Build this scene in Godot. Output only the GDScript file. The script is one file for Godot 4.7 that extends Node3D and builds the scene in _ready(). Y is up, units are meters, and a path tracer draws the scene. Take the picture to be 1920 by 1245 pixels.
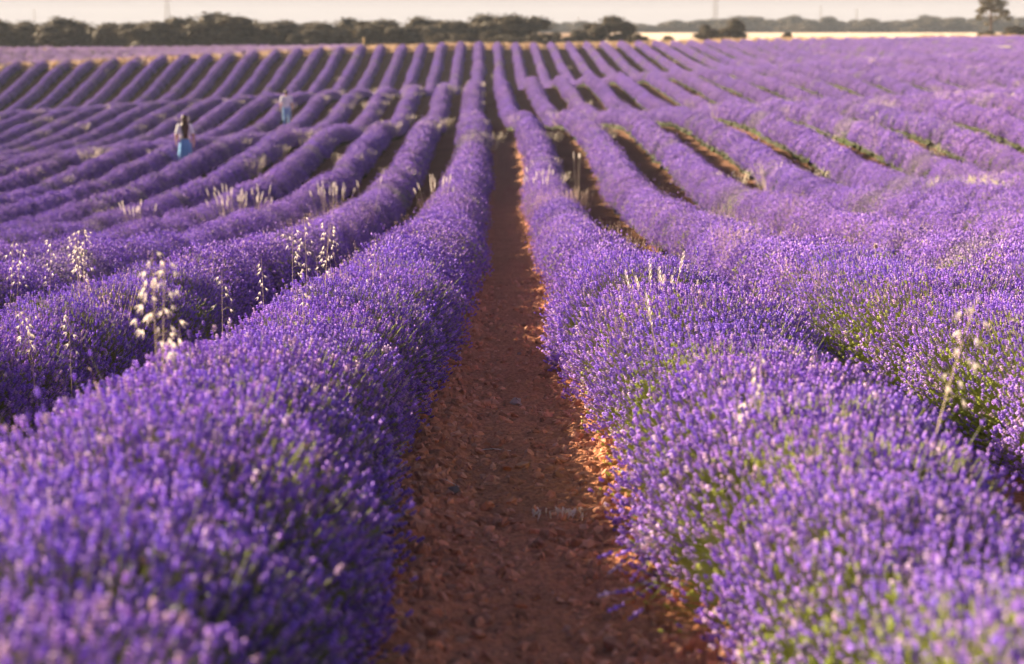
extends Node3D
# A lavender field in rows that roll over low humps to a line of oaks. Metres, y up, the rows run along -z ("d" is -z).

const F := 3733.0            # focal length in pixels of the 1920-pixel photograph
const PITCH := 8.57
const YAW := -0.7213
const CAM_Y := 1.72
const ROW := 1.6             # row spacing
const PATH_X := 0.15         # centre of the bare path
const PLANT_H := 0.64

var cam_basis := Basis.from_euler(Vector3(deg_to_rad(-PITCH), deg_to_rad(YAW), 0))
var rng := RandomNumberGenerator.new()
var ripple := FastNoiseLite.new()
var fine := FastNoiseLite.new()
var clod := FastNoiseLite.new()
var names := {}

# ---------------------------------------------------------------- naming
func numbered(called: String) -> String:
	var n: int = names.get(called, 0)
	names[called] = n + 1
	return called if n == 0 else "%s_%03d" % [called, n]

func tag(o: Node, label := "", category := "", group := "", kind := ""):
	if label: o.set_meta("label", label)
	if category: o.set_meta("category", category)
	if group: o.set_meta("group", group)
	if kind: o.set_meta("kind", kind)
	return o

func thing(called: String, label: String, category: String, at := Vector3.ZERO, turn := 0.0, group := "") -> Node3D:
	var o := Node3D.new()
	o.name = numbered(called)
	add_child(o)
	o.position = at
	o.rotation.y = turn
	tag(o, label, category, group)
	return o

func part(called: String, mesh: Mesh, m: Material, parent: Node) -> MeshInstance3D:
	var o := MeshInstance3D.new()
	o.name = called
	o.mesh = mesh
	o.material_override = m
	parent.add_child(o, true)
	return o

func solo(called: String, mesh: Mesh, m: Material, label := "", category := "", group := "", kind := "") -> MeshInstance3D:
	var o := MeshInstance3D.new()
	o.name = numbered(called)
	o.mesh = mesh
	o.material_override = m
	add_child(o)
	tag(o, label, category, group, kind)
	return o

func scatter(called: String, mesh: Mesh, m: Material, where: Array, tints: Array, parent: Node) -> MultiMeshInstance3D:
	var mm := MultiMesh.new()
	mm.transform_format = MultiMesh.TRANSFORM_3D
	mm.use_colors = true
	mm.mesh = mesh
	mm.instance_count = where.size()
	for i in where.size():
		mm.set_instance_transform(i, where[i])
		mm.set_instance_color(i, tints[i])
	var o := MultiMeshInstance3D.new()
	o.name = called if parent != self else numbered(called)
	o.multimesh = mm
	o.material_override = m
	parent.add_child(o, true)
	o.set_meta("kind", "stuff")
	return o

# ---------------------------------------------------------------- terrain
func spline(k: Array, v: float) -> float:
	var n := k.size()
	if v <= k[0][0]: return k[0][1]
	if v >= k[n - 1][0]: return k[n - 1][1]
	var i := 0
	while v > k[i + 1][0]: i += 1
	var h: float = k[i + 1][0] - k[i][0]
	var t: float = (v - k[i][0]) / h
	var s: float = (k[i + 1][1] - k[i][1]) / h
	var a: float = s if i == 0 else 0.5 * (s + (k[i][1] - k[i - 1][1]) / (k[i][0] - k[i - 1][0]))
	var b: float = s if i + 2 == n else 0.5 * (s + (k[i + 2][1] - k[i + 1][1]) / (k[i + 2][0] - k[i + 1][0]))
	var t2 := t * t
	var t3 := t2 * t
	return k[i][1] * (2 * t3 - 3 * t2 + 1) + h * a * (t3 - 2 * t2 + t) + k[i + 1][1] * (3 * t2 - 2 * t3) + h * b * (t3 - t2)

# how far the top of a row lies below the lens, along the path
var K_DROP := [[0, 1.0], [2, 1.02], [5.5, 1.10], [8, 1.24], [10, 1.37], [14, 1.63], [20, 2.02], [28, 2.48], [37, 2.84], [46, 2.98], [52, 2.95], [58, 2.84], [64, 2.70], [68, 2.76], [74, 3.04], [81, 3.28], [89, 3.26], [97, 2.98], [104, 2.72], [110, 2.62], [116, 2.92]]
var K_TILT := [[0, 0.0], [15, 0.016], [30, 0.043], [37, 0.036], [45, 0.066], [50, 0.083], [56, 0.083], [62, 0.062], [70, 0.032], [80, 0.036], [90, 0.056], [104, 0.052], [116, 0.06]]
var K_TILT_LEFT := [[0, 0.0], [15, 0.02], [32, 0.06], [52, 0.078], [65, 0.085], [90, 0.078], [116, 0.06]]
var K_BEND := [[0, 0.0], [12, 0.02], [22, 0.09], [40, 0.2], [50, 0.36], [58, 0.38], [75, 0.2], [95, 0.0], [110, -0.06], [130, 0.0], [200, 0.0]]   # the rows swing a little to the right, then back
var K_EDGE := [[-80, 115], [-60, 128], [-32, 149], [-9.5, 166], [5, 180], [20, 184], [60, 186], [100, 186]]
var K_TOP := [[-80, 3.0], [-60, 2.6], [-32, 2.0], [-9.5, 1.04], [5, 0.88], [48, 0.34], [80, 0.15]]
var K_BANK := [[0, 1.0], [0.12, 1.02], [0.25, 1.0], [0.42, 0.9], [0.75, 0.42], [0.9, 0.12], [1.0, 0.0]]
var K_DIP := [[0, 0.0], [0.12, 0.36], [0.28, 0.58], [0.5, 0.42], [0.8, 0.1], [1.0, 0.0]]
var K_PLAIN := [[-80, 2.2], [-30, 1.95], [0, 1.6], [30, 0.9], [80, 0.5]]

func path_x(d: float) -> float: return PATH_X + spline(K_BEND, d)

func field_edge(x: float) -> float: return spline(K_EDGE, x)

func ground(x: float, d: float) -> float:
	var xs: float = clampf(x, -70, 70)
	var edge := field_edge(x)
	var drop: float
	if d <= 116.0:
		drop = spline(K_DROP, d) - spline(K_TILT if x > 0.0 else K_TILT_LEFT, d) * xs + PLANT_H
	else:
		var low: float = 2.92 - 0.06 * xs
		var top: float = spline(K_TOP, x)
		var u: float = (d - 116.0) / maxf(edge - 116.0, 4.0)
		drop = top + (low - top) * spline(K_BANK, minf(u, 1.0)) + spline(K_DIP, u) + PLANT_H
		if u > 1.0:
			var plain: float = lerpf(spline(K_PLAIN, x), 0.32, smoothstep(210, 460, d))
			drop = lerpf(drop, plain, smoothstep(0.0, 1.0, (d - edge) / 55.0))
	var r: float = ripple.get_noise_2d(x, d) * 0.09 * smoothstep(10, 30, d) * (1.0 - smoothstep(190, 240, d))
	return CAM_Y - drop + r

func spot(x: float, d: float) -> Vector3: return Vector3(x, ground(x, d), -d)

func pix(px: float, py: float, d: float) -> Vector3:   # the point at distance d that the photograph shows there
	var ray: Vector3 = cam_basis * Vector3((px - 960.0) / F, (622.5 - py) / F, -1.0)
	return Vector3(0, CAM_Y, 0) + ray * (d / -ray.z)

# ---------------------------------------------------------------- mesh helpers
class Shape:
	var v := PackedVector3Array()
	var n := PackedVector3Array()
	var c := PackedColorArray()
	var i := PackedInt32Array()
	func vert(p: Vector3, col: Color) -> int:
		v.append(p)
		c.append(col)
		return v.size() - 1
	func tri(a: int, b: int, d: int) -> void:
		i.append(a); i.append(b); i.append(d)
	func mesh() -> ArrayMesh:
		var a := []
		a.resize(Mesh.ARRAY_MAX)
		a[Mesh.ARRAY_VERTEX] = v
		a[Mesh.ARRAY_COLOR] = c
		a[Mesh.ARRAY_INDEX] = i
		if n.size() == v.size(): a[Mesh.ARRAY_NORMAL] = n
		var m := ArrayMesh.new()
		m.add_surface_from_arrays(Mesh.PRIMITIVE_TRIANGLES, a)
		return m
	func smooth() -> ArrayMesh:
		n.resize(v.size())
		n.fill(Vector3.ZERO)
		for k in range(0, i.size(), 3):
			var w := (v[i[k + 2]] - v[i[k]]).cross(v[i[k + 1]] - v[i[k]])
			n[i[k]] += w
			n[i[k + 1]] += w
			n[i[k + 2]] += w
		for k in n.size(): n[k] = n[k].normalized() if n[k].length_squared() > 0 else Vector3.UP
		return mesh()

func frame(dir: Vector3) -> Array:
	var a := dir.cross(Vector3.UP if absf(dir.y) < 0.9 else Vector3.RIGHT).normalized()
	return [a, a.cross(dir)]

# a tube through points with a radius at each; closed to a point where the radius is 0
func tube(s: Shape, pts: Array, radii: Array, sides: int, col: Color, col2 = null) -> void:
	var prev := -1
	for k in pts.size():
		var dir: Vector3 = (pts[mini(k + 1, pts.size() - 1)] - pts[maxi(k - 1, 0)]).normalized()
		var f := frame(dir)
		var here := s.v.size()
		var tone: Color = col if col2 == null else col.lerp(col2, float(k) / (pts.size() - 1))
		for j in sides:
			var w := TAU * j / sides
			s.vert(pts[k] + (f[0] * cos(w) + f[1] * sin(w)) * radii[k], tone)
		if prev >= 0:
			for j in sides:
				var j2 := (j + 1) % sides
				s.tri(prev + j, here + j, here + j2)
				s.tri(prev + j, here + j2, prev + j2)
		prev = here

func ball(s: Shape, at: Vector3, r: Vector3, rings: int, sides: int, jag: float, col: Color, vary: float, low := -1.0) -> void:
	var first := s.v.size()
	for a in rings + 1:
		var y: float = lerpf(1.0, low, float(a) / rings)
		var q := sqrt(maxf(0.0, 1.0 - y * y))
		for b in sides:
			var w := TAU * (b + 0.5 * (a % 2)) / sides
			var k := 1.0 + rng.randf_range(-jag, jag)
			var t := 1.0 + rng.randf_range(-vary, vary)
			s.vert(at + Vector3(cos(w) * q * r.x, y * r.y, sin(w) * q * r.z) * k, Color(col.r * t, col.g * t, col.b * t))
	for a in rings:
		for b in sides:
			var b2 := (b + 1) % sides
			var p := first + a * sides
			s.tri(p + b, p + sides + b2, p + sides + b)
			s.tri(p + b, p + b2, p + sides + b2)

func leaf(s: Shape, at: Vector3, dir: Vector3, side: Vector3, length: float, width: float, col: Color) -> void:
	var a := s.vert(at, col)
	var b := s.vert(at + dir * length * 0.5 + side * width * 0.5, col)
	var c := s.vert(at + dir * length, col)
	var e := s.vert(at + dir * length * 0.5 - side * width * 0.5, col)
	s.tri(a, b, c)
	s.tri(a, c, e)

func tinted(c: Color, t: float) -> Color: return Color(c.r * t, c.g * t, c.b * t)

# ---------------------------------------------------------------- materials
func plain(col: Color, rough := 0.8, glow := 0.0) -> StandardMaterial3D:
	var m := StandardMaterial3D.new()
	m.albedo_color = col.linear_to_srgb()
	m.roughness = rough
	m.metallic_specular = 0.3
	if glow > 0:
		m.backlight_enabled = true
		m.backlight = Color(glow, glow, glow).linear_to_srgb()
	return m

func painted(tint := Color.WHITE, rough := 0.85, glow := 0.0) -> StandardMaterial3D:   # colours from the vertices
	var m := plain(tint, rough, glow)
	m.vertex_color_use_as_albedo = true
	return m

func soil_material() -> StandardMaterial3D:
	var m := painted(Color.WHITE, 0.95)
	m.metallic_specular = 0.2
	var n := FastNoiseLite.new()
	n.seed = 5
	n.frequency = 0.02
	n.fractal_octaves = 6
	n.fractal_gain = 0.65
	var grain := NoiseTexture2D.new()
	grain.width = 1024
	grain.height = 1024
	grain.seamless = true
	grain.noise = n
	var ramp := Gradient.new()
	ramp.offsets = PackedFloat32Array([0.0, 0.35, 0.6, 1.0])
	ramp.colors = PackedColorArray([Color(0.62, 0.58, 0.55), Color(0.82, 0.8, 0.78), Color(0.95, 0.93, 0.9), Color(1, 1, 1)])
	grain.color_ramp = ramp
	m.albedo_texture = grain
	var bumps := NoiseTexture2D.new()
	bumps.width = 1024
	bumps.height = 1024
	bumps.seamless = true
	bumps.noise = n
	m.heightmap_enabled = true
	m.heightmap_texture = bumps
	m.heightmap_scale = 1.6
	m.uv1_triplanar = true
	m.uv1_world_triplanar = true
	m.uv1_scale = Vector3(1.3, 1.3, 1.3)
	return m

# ---------------------------------------------------------------- lavender
var VIOLET := Color(0.40, 0.24, 0.74)
var DEEP := Color(0.12, 0.065, 0.38)
var FADED := Color(0.64, 0.49, 0.60)
var STEM := Color(0.25, 0.29, 0.07)
var LEAFY := Color(0.21, 0.28, 0.07)
var BUD := Color(0.44, 0.52, 0.10)
var R_X := 0.58    # plant half-width across the row
var R_Z := 0.42    # and along it

func flower(s: Shape, at: Vector3, dir: Vector3, length: float, wide: float, detail: int, green: bool) -> void:
	var f := frame(dir)
	var turn := rng.randf() * TAU
	var hue := rng.randf()
	var main: Color = VIOLET.lerp(Color(0.29, 0.18, 0.70), hue) if hue < 0.6 else VIOLET.lerp(Color(0.54, 0.34, 0.74), hue - 0.3)
	if rng.randf() < 0.12: main = FADED
	var dark := DEEP
	if green:
		main = BUD
		dark = STEM
	main = tinted(main, rng.randf_range(0.62, 1.42) * (1.12 if detail == 0 and not green else 1.0))
	if detail == 0:
		var rad := [0.4, 0.95, 0.5, 1.0, 0.45, 0.75, 0.0]
		var pos := [0.0, 0.14, 0.3, 0.48, 0.65, 0.82, 1.0]
		if rng.randf() < 0.3:
			rad = [0.9, 0.3, 0.3, 1.0, 0.55, 0.85, 0.0]
		var prev := -1
		for k in pos.size():
			var here := s.v.size()
			var bulge: bool = rad[k] > 0.55
			for j in 4:
				var w := turn + TAU * (j + 0.5 * (k / 2)) / 4.0
				var r: float = wide * rad[k] * (rng.randf_range(0.7, 1.45) if bulge else 1.0)
				s.vert(at + dir * (length * pos[k] + (0.003 if bulge else 0.0)) + (f[0] * cos(w) + f[1] * sin(w)) * r, tinted(main, rng.randf_range(0.8, 1.3)) if bulge else dark.lerp(main, 0.35))
				if k == pos.size() - 1: break
			if prev >= 0:
				for j in 4:
					var j2 := (j + 1) % 4
					if k == pos.size() - 1:
						s.tri(prev + j, here, prev + j2)
					else:
						s.tri(prev + j, here + j, here + j2)
						s.tri(prev + j, here + j2, prev + j2)
			prev = here
	else:
		var sides := 4
		var a := s.vert(at, dark.lerp(main, 0.5))
		var ring := s.v.size()
		for j in sides:
			var w := turn + TAU * j / sides
			s.vert(at + dir * length * rng.randf_range(0.35, 0.6) + (f[0] * cos(w) + f[1] * sin(w)) * wide * rng.randf_range(0.8, 1.3), tinted(main, rng.randf_range(0.8, 1.2)))
		var b := s.vert(at + dir * length, main)
		for j in sides:
			var j2 := (j + 1) % sides
			s.tri(a, ring + j, ring + j2)
			s.tri(ring + j, b, ring + j2)

# one bush: [green parts, flowers]; bald is how thin its flowers are on the +x side
func plant(detail: int, count: int, bald: float) -> Array:
	var green := Shape.new()
	var bloom := Shape.new()
	var core := 0.66 if detail == 0 else 0.74
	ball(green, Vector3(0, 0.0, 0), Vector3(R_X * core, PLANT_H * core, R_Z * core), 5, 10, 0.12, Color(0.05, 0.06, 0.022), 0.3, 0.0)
	if detail < 2:
		for k in (320 if detail == 0 else 120):
			var y := rng.randf_range(0.05, 0.95)
			var w := rng.randf() * TAU
			var q := sqrt(1.0 - y * y)
			var out := Vector3(cos(w) * q, y, sin(w) * q)
			var dir := (out + Vector3(rng.randf_range(-0.5, 0.5), 0.5, rng.randf_range(-0.5, 0.5))).normalized()
			leaf(green, boxy(out) * Vector3(R_X, PLANT_H, R_Z) * (core - 0.06), dir, frame(dir)[0], rng.randf_range(0.06, 0.13), rng.randf_range(0.004, 0.009), tinted(LEAFY, rng.randf_range(0.6, 1.4) * (1.0 if detail == 0 else 0.6)))
	for k in count:
		var y: float = rng.randf_range([0.02, 0.1, 0.14][detail], 1.0)
		y = lerpf(y, sqrt(y), [0.35, 0.45, 0.7][detail])
		var w := rng.randf() * TAU
		var q := sqrt(1.0 - y * y)
		var out := Vector3(cos(w) * q, y, sin(w) * q)
		var thin: float = bald * smoothstep(-0.1, 0.6, out.x) * (1.0 - 0.6 * smoothstep(0.6, 1.0, y))
		var lump := 1.0 + 0.10 * fine.get_noise_3d(out.x * 9.0 + count, out.y * 9.0 + bald * 40.0, out.z * 9.0)
		var tip := boxy(out, [2.7, 2.15, 2.0][detail]) * Vector3(R_X, PLANT_H, R_Z) * rng.randf_range(0.83, 1.06) * lump
		if rng.randf() < (0.025 if detail < 2 else 0.05): tip *= rng.randf_range(1.05, 1.18)
		var root := Vector3(out.x * 0.16, 0.08 + 0.1 * y, out.z * 0.14)
		var mid := root.lerp(tip, 0.6) + Vector3(0, -0.02, 0) + Vector3(rng.randf_range(-0.02, 0.02), 0, rng.randf_range(-0.02, 0.02))
		var dir := ((tip - mid).normalized() + Vector3(0, 0.35, 0) + Vector3(rng.randf_range(-0.2, 0.2), rng.randf_range(-0.1, 0.2), rng.randf_range(-0.2, 0.2))).normalized()
		var long := rng.randf_range(0.015, 0.029)
		var is_green: bool = rng.randf() < thin * 0.7
		if rng.randf() < thin * 0.75:
			tip = tip * 0.88
			long *= 0.0
		tip -= dir * long * 0.6
		var tone := tinted(STEM, rng.randf_range(0.7, 1.5) * [1.0, 0.8, 0.5][detail])
		if detail == 0:
			tube(green, [mid, tip], [0.0011, 0.0008], 3, tone)
		else:
			var side: Vector3 = frame(dir)[0] * (0.0022 if detail == 1 else 0.004)
			var a := green.vert(mid - side, tone)
			var b := green.vert(mid + side, tone)
			var c := green.vert(tip, tone)
			green.tri(a, b, c)
		if long > 0.0:
			if detail == 0: flower(bloom, tip, dir, long * (0.7 if is_green else 1.0), rng.randf_range(0.0055, 0.0078) * (0.7 if is_green else 1.0), 0, is_green)
			elif detail == 1: flower(bloom, tip, dir, long * 1.15, 0.009, 1, is_green)
			else: flower(bloom, tip - dir * 0.01, dir, long * 1.8, 0.0135, 2, is_green)
	return [green, bloom]

func boxy(o: Vector3, n := 2.7) -> Vector3:      # pushes a round bush towards square shoulders
	return o / pow(pow(sqrt(o.x * o.x + o.z * o.z), n) + pow(absf(o.y), n), 1.0 / n)

func merged(g: Shape, b: Shape) -> ArrayMesh:
	var n := g.v.size()
	g.v.append_array(b.v)
	g.c.append_array(b.c)
	for k in b.i: g.i.append(k + n)
	return g.mesh()

const ORDINAL := ["first", "second", "third", "fourth", "fifth", "sixth", "seventh", "eighth", "ninth", "tenth", "eleventh", "twelfth", "thirteenth", "fourteenth", "fifteenth", "sixteenth", "seventeenth", "eighteenth", "nineteenth", "twentieth"]
func ordinal(n: int) -> String:
	if n <= 20: return ORDINAL[n - 1]
	if n == 30: return "thirtieth"
	return ("twenty-" if n < 30 else "thirty-") + ORDINAL[n % 10 - 1]

var near_plants := []     # [foliage mesh, flowers mesh, bald]
var mid_plants := []
var far_plants := []
var lav_mats := []
var slim := 1.0             # how narrow the next bush is across its row

func row_x(k: int) -> float: return PATH_X + (k + 0.5) * ROW
var K_SPREAD := [[0, 1.0], [6, 0.95], [14, 0.5], [60, 0.4], [95, 0.0], [120, 0.0]]
func spread(k: int, d: float) -> float:   # the path is wider than the other gaps, most at the near end
	return (-0.26 if k < 0 else lerpf(0.09, 0.15, smoothstep(8, 25, d))) * spline(K_SPREAD, d) + spline(K_BEND, d)
func wobble(x: float, d: float) -> float: return fine.get_noise_2d(x * 40.0, d * 0.9) * 0.07 + fine.get_noise_2d(x * 17.0 + 90.0, d * 5.0) * 0.035

func bush_place(x: float, d: float, size: float, yaw: float, lean := true) -> Transform3D:
	var here := spot(x, d)
	var slope: float = (ground(x, d + 0.4) - ground(x, d - 0.4)) / 0.8
	var b := Basis(Vector3.UP, yaw)
	b = Basis(Vector3(1, 0, 0), Vector3(0, 1, 0), Vector3(0, -slope, 1)) * Basis.from_scale(Vector3(rng.randf_range(0.94, 1.08) * slim, rng.randf_range(0.92, 1.08), lerpf(1.0, 1.3, smoothstep(20.0, 60.0, d))) * size) * b
	return Transform3D(b, here)

func build_row(k: int) -> void:
	var x := row_x(k)
	var near: float = 1.9
	if k < -1: near = maxf(2.0, -(x + 1.6) / 0.27)
	if k > 0: near = maxf(2.0, (x - 1.6) / 0.30)
	var far := field_edge(x)
	if near > far - 4.0: return
	var place := "left" if k < 0 else "right"
	var n := -k if k < 0 else k + 1
	var label := "%s lavender row to the %s of the bare dirt path" % [ordinal(n), place]
	if n == 1: label = "lavender row along the %s edge of the bare dirt path, large in the foreground" % place
	var t := thing("lavender_row", label, "lavender", Vector3.ZERO, 0.0, "parallel rows of blooming lavender")
	var mids := [[], [], []]
	var fars := [[], []]
	var mid_t := [[], [], []]
	var far_t := [[], []]
	var d := near
	while d < far + rng.randf_range(-0.5, 0.5):
		var age: float = fine.get_noise_2d(x * 11.0, d * 1.4)
		var size: float = rng.randf_range(0.94, 1.05) * (1.0 + lerpf(0.09, 0.035, smoothstep(10.0, 25.0, d)) * age) * (0.93 if k >= 0 and d < 9.0 else (1.05 if k == -1 and d < 14.0 else 1.0))
		slim = lerpf(1.0, (lerpf(1.1, 0.94, smoothstep(11.0, 18.0, d)) if k == 0 else lerpf(1.12, 1.0, smoothstep(22.0, 34.0, d))) if k == 0 or k == -1 else (0.88 if k > 1 else 0.92), smoothstep(6.5, 18.0, d)) * lerpf(1.0, 0.97 if k <= 1 else 0.92, smoothstep(45.0, 130.0, d))
		if k != -1: size *= lerpf(1.0, 0.92 if k >= 0 else 0.96, smoothstep(12.0, 24.0, d))
		var px := x + wobble(x, d) + spread(k, d)
		if d < 15.0:
			var pick := rng.randi() % 6
			var yaw := rng.randf() * TAU
			if k == 0 and d < 9.5 and rng.randf() < 0.45:     # green gaps on the path side of the right row
				pick = 6 + rng.randi() % 2
				yaw = PI + rng.randf_range(-0.9, 0.6)
			elif k == 1 and rng.randf() < 0.4:
				pick = 6
				yaw = PI + rng.randf_range(-0.9, 0.9)
			elif k < -1 and rng.randf() < 0.2:
				pick = 6
				yaw = rng.randf() * TAU
			var m: Material = lav_mats[rng.randi() % 4]
			var o := part("lavender_bush", near_plants[pick][0], lav_mats[4], t)
			o.transform = bush_place(px, d, size, yaw)
			part("flower_spikes", near_plants[pick][1], m, o).set_meta("kind", "stuff")
			d += rng.randf_range(0.28, 0.36)
		else:
			var tone := rng.randf_range(0.86, 1.12)
			var pale: float = 0.5 + 0.5 * age
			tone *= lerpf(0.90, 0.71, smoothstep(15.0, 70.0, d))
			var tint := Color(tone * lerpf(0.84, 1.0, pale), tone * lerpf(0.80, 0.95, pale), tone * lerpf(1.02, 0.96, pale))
			var sick: float = smoothstep(0.28, 0.6, fine.get_noise_2d(x * 23.0 + 500.0, d * 3.1))
			tint = tint.lerp(Color(tone * 0.95, tone * 1.25, tone * 0.62), sick * 0.7)
			size *= 1.0 - 0.06 * sick
			if d < 42.0:
				var q := rng.randi() % 3
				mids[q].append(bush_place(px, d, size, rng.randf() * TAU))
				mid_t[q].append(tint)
				d += rng.randf_range(0.33, 0.42)
			else:
				var q := rng.randi() % 2
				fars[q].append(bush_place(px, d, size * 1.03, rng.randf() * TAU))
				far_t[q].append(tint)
				d += rng.randf_range(0.36, 0.46)
	for q in 3:
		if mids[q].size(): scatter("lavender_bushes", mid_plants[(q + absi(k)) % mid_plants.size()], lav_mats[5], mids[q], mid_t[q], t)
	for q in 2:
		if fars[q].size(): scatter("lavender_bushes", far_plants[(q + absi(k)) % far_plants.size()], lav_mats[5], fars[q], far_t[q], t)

# ---------------------------------------------------------------- soil
var SOIL := Color(0.58, 0.265, 0.15)
var DRY := Color(0.34, 0.25, 0.18)

func soil_tone(x: float, d: float) -> Color:
	var t: float = 1.0 + 0.25 * fine.get_noise_2d(x * 8.0, d * 8.0)
	var c := tinted(SOIL, t)
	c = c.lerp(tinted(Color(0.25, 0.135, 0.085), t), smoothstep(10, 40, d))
	var e := field_edge(x)
	return c.lerp(tinted(DRY, t), smoothstep(e - 1.5, e + 2.0, d))

func build_ground() -> void:
	var s := Shape.new()
	var ds := []
	var d := -6.0
	while d < 1700.0:
		ds.append(d)
		d += 0.4 if d < 14 else (0.8 if d < 60 else (1.5 if d < 240 else (d * 0.06)))
	var cols := 121
	for a in ds.size():
		var half: float = 9.0 + maxf(ds[a], 0.0) * 0.5
		for b in cols:
			var t: float = -1.0 + 2.0 * b / (cols - 1)
			var x: float = t * half
			var g := ground(x, maxf(ds[a], 0.0))
			if absf(x - path_x(ds[a])) < 0.75 and ds[a] > 1.2 and ds[a] < 61.0: g -= 0.09     # the path's own surface lies over this
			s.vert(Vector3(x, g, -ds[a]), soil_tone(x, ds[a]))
	for a in ds.size() - 1:
		for b in cols - 1:
			var p := a * cols + b
			s.tri(p, p + cols, p + cols + 1)
			s.tri(p, p + cols + 1, p + 1)
	solo("ground", s.smooth(), soil_mat, "", "", "", "structure")

var soil_mat: StandardMaterial3D

func path_height(x: float, d: float) -> float:
	var u: float = (x - path_x(d))
	var edge: float = smoothstep(0.16, 0.46, absf(u))
	var big: float = clod.get_noise_2d(x * 9.0, d * 9.0)         # -1..1, cells of about 10 cm
	var small: float = clod.get_noise_2d(x * 26.0 + 50.0, d * 26.0)
	var grain: float = fine.get_noise_2d(x * 110.0, d * 110.0)
	var rough: float = lerpf(0.55, 1.25, edge)
	var drag: float = fine.get_noise_2d(x * 6.0, d * 60.0) * 0.008 * (1.0 - edge)
	return 0.035 * edge + rough * (0.030 * -big + 0.020 * -small + 0.024 * grain) + drag + 0.03 * fine.get_noise_2d(x * 9.0, d * 9.0)

func build_path() -> void:
	var s := Shape.new()
	var ds := []
	var d := 1.0
	while d < 62.0:
		ds.append(d)
		d += maxf(0.007, d * 0.0016)
	var cols := 92
	for a in ds.size():
		for b in cols:
			var dd: float = ds[a]
			var x: float = path_x(dd) - 0.78 + 1.56 * b / (cols - 1)
			var fade := 1.0 - smoothstep(0.62, 0.78, absf(x - path_x(dd)))
			var h := path_height(x, dd)
			var c := tinted(SOIL, 1.0 + 0.18 * fine.get_noise_2d(x * 30.0, dd * 30.0) + 0.12 * fine.get_noise_2d(x * 5.0 + 33.0, dd * 5.0))
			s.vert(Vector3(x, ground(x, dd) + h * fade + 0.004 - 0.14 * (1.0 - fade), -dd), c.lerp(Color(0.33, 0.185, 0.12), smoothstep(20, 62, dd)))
	for a in ds.size() - 1:
		for b in cols - 1:
			var p := a * cols + b
			s.tri(p, p + cols, p + cols + 1)
			s.tri(p, p + cols + 1, p + 1)
	solo("path", s.smooth(), soil_mat, "", "", "", "structure")

func rock_mesh(flat: float, col: Color) -> ArrayMesh:
	var s := Shape.new()
	ball(s, Vector3.ZERO, Vector3(1, flat, 0.8), 4, 6, 0.32, col, 0.12)
	return s.mesh()

func build_clods() -> void:
	for v in 5:
		var mesh := rock_mesh(rng.randf_range(0.4, 0.8), Color.WHITE)
		var where := []
		var tints := []
		for k in 3200:
			var d := 3.0 * pow(22.0 / 3.0, rng.randf())
			var u := rng.randf_range(-1, 1)
			u = signf(u) * pow(absf(u), 0.62) * 0.5
			var x := path_x(d) + u
			var r := 0.003 + 0.027 * pow(rng.randf(), 3.8)
			var p := Vector3(x, ground(x, d) + path_height(x, d) + r * 0.2, -d)
			where.append(Transform3D(Basis.from_euler(Vector3(rng.randf() * 6, rng.randf() * 6, rng.randf() * 6)) * Basis.from_scale(Vector3.ONE * r), p))
			tints.append(tinted(SOIL.lerp(Color(0.52, 0.32, 0.22), rng.randf() * 0.5), rng.randf_range(0.55, 1.3)))
		var o := scatter("soil_clods", mesh, painted(Color.WHITE, 0.95), where, tints, self)
		tag(o, "loose red-brown clods and gravel strewn over the dirt path", "soil clods", "", "stuff")

func stone(px: float, py: float, r: float, col: Color, label: String) -> void:
	var d := 4.0
	while d < 30.0 and pix(px, py, d).y > ground(pix(px, py, d).x, d) + 0.02: d += 0.05
	var p := pix(px, py, d)
	var o := solo("stone", rock_mesh(0.62, col), painted(Color.WHITE, 0.85), label, "stone", "stones lying on the dirt path")
	o.position = Vector3(p.x, ground(p.x, d) + path_height(p.x, d) + r * 0.25, -d)
	o.rotation = Vector3(0.2, rng.randf() * 6, -0.15)
	o.scale = Vector3.ONE * r

# ---------------------------------------------------------------- dry grasses
var STRAW := Color(0.62, 0.52, 0.36)
var HUSK := Color(0.88, 0.83, 0.74)
var straw_mat: StandardMaterial3D
var husk_mat: StandardMaterial3D
var husk_meshes := []

func husk(wide: float) -> ArrayMesh:      # an open oat spikelet hanging down -y from its stalk, 25 mm long
	var s := Shape.new()
	for q in [-1.0, 1.0]:
		var tone := tinted(HUSK, rng.randf_range(0.85, 1.1))
		var dir := Vector3(q * wide, -1.0, rng.randf_range(-0.15, 0.15)).normalized()
		var side := Vector3(0, 0, 1).cross(dir).normalized()
		var ridge := s.vert(Vector3(0, 0, 0), tone)
		var l := s.vert(dir * 0.012 + side * 0.0032, tone)
		var r := s.vert(dir * 0.012 - side * 0.0032, tone)
		var f := s.vert(dir * 0.013 + Vector3(0, 0, 0.003), tone)
		var e := s.vert(dir * 0.033, tone)
		s.tri(ridge, l, f); s.tri(ridge, f, r); s.tri(l, e, f); s.tri(f, e, r); s.tri(l, r, e)
	return s.mesh()

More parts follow.
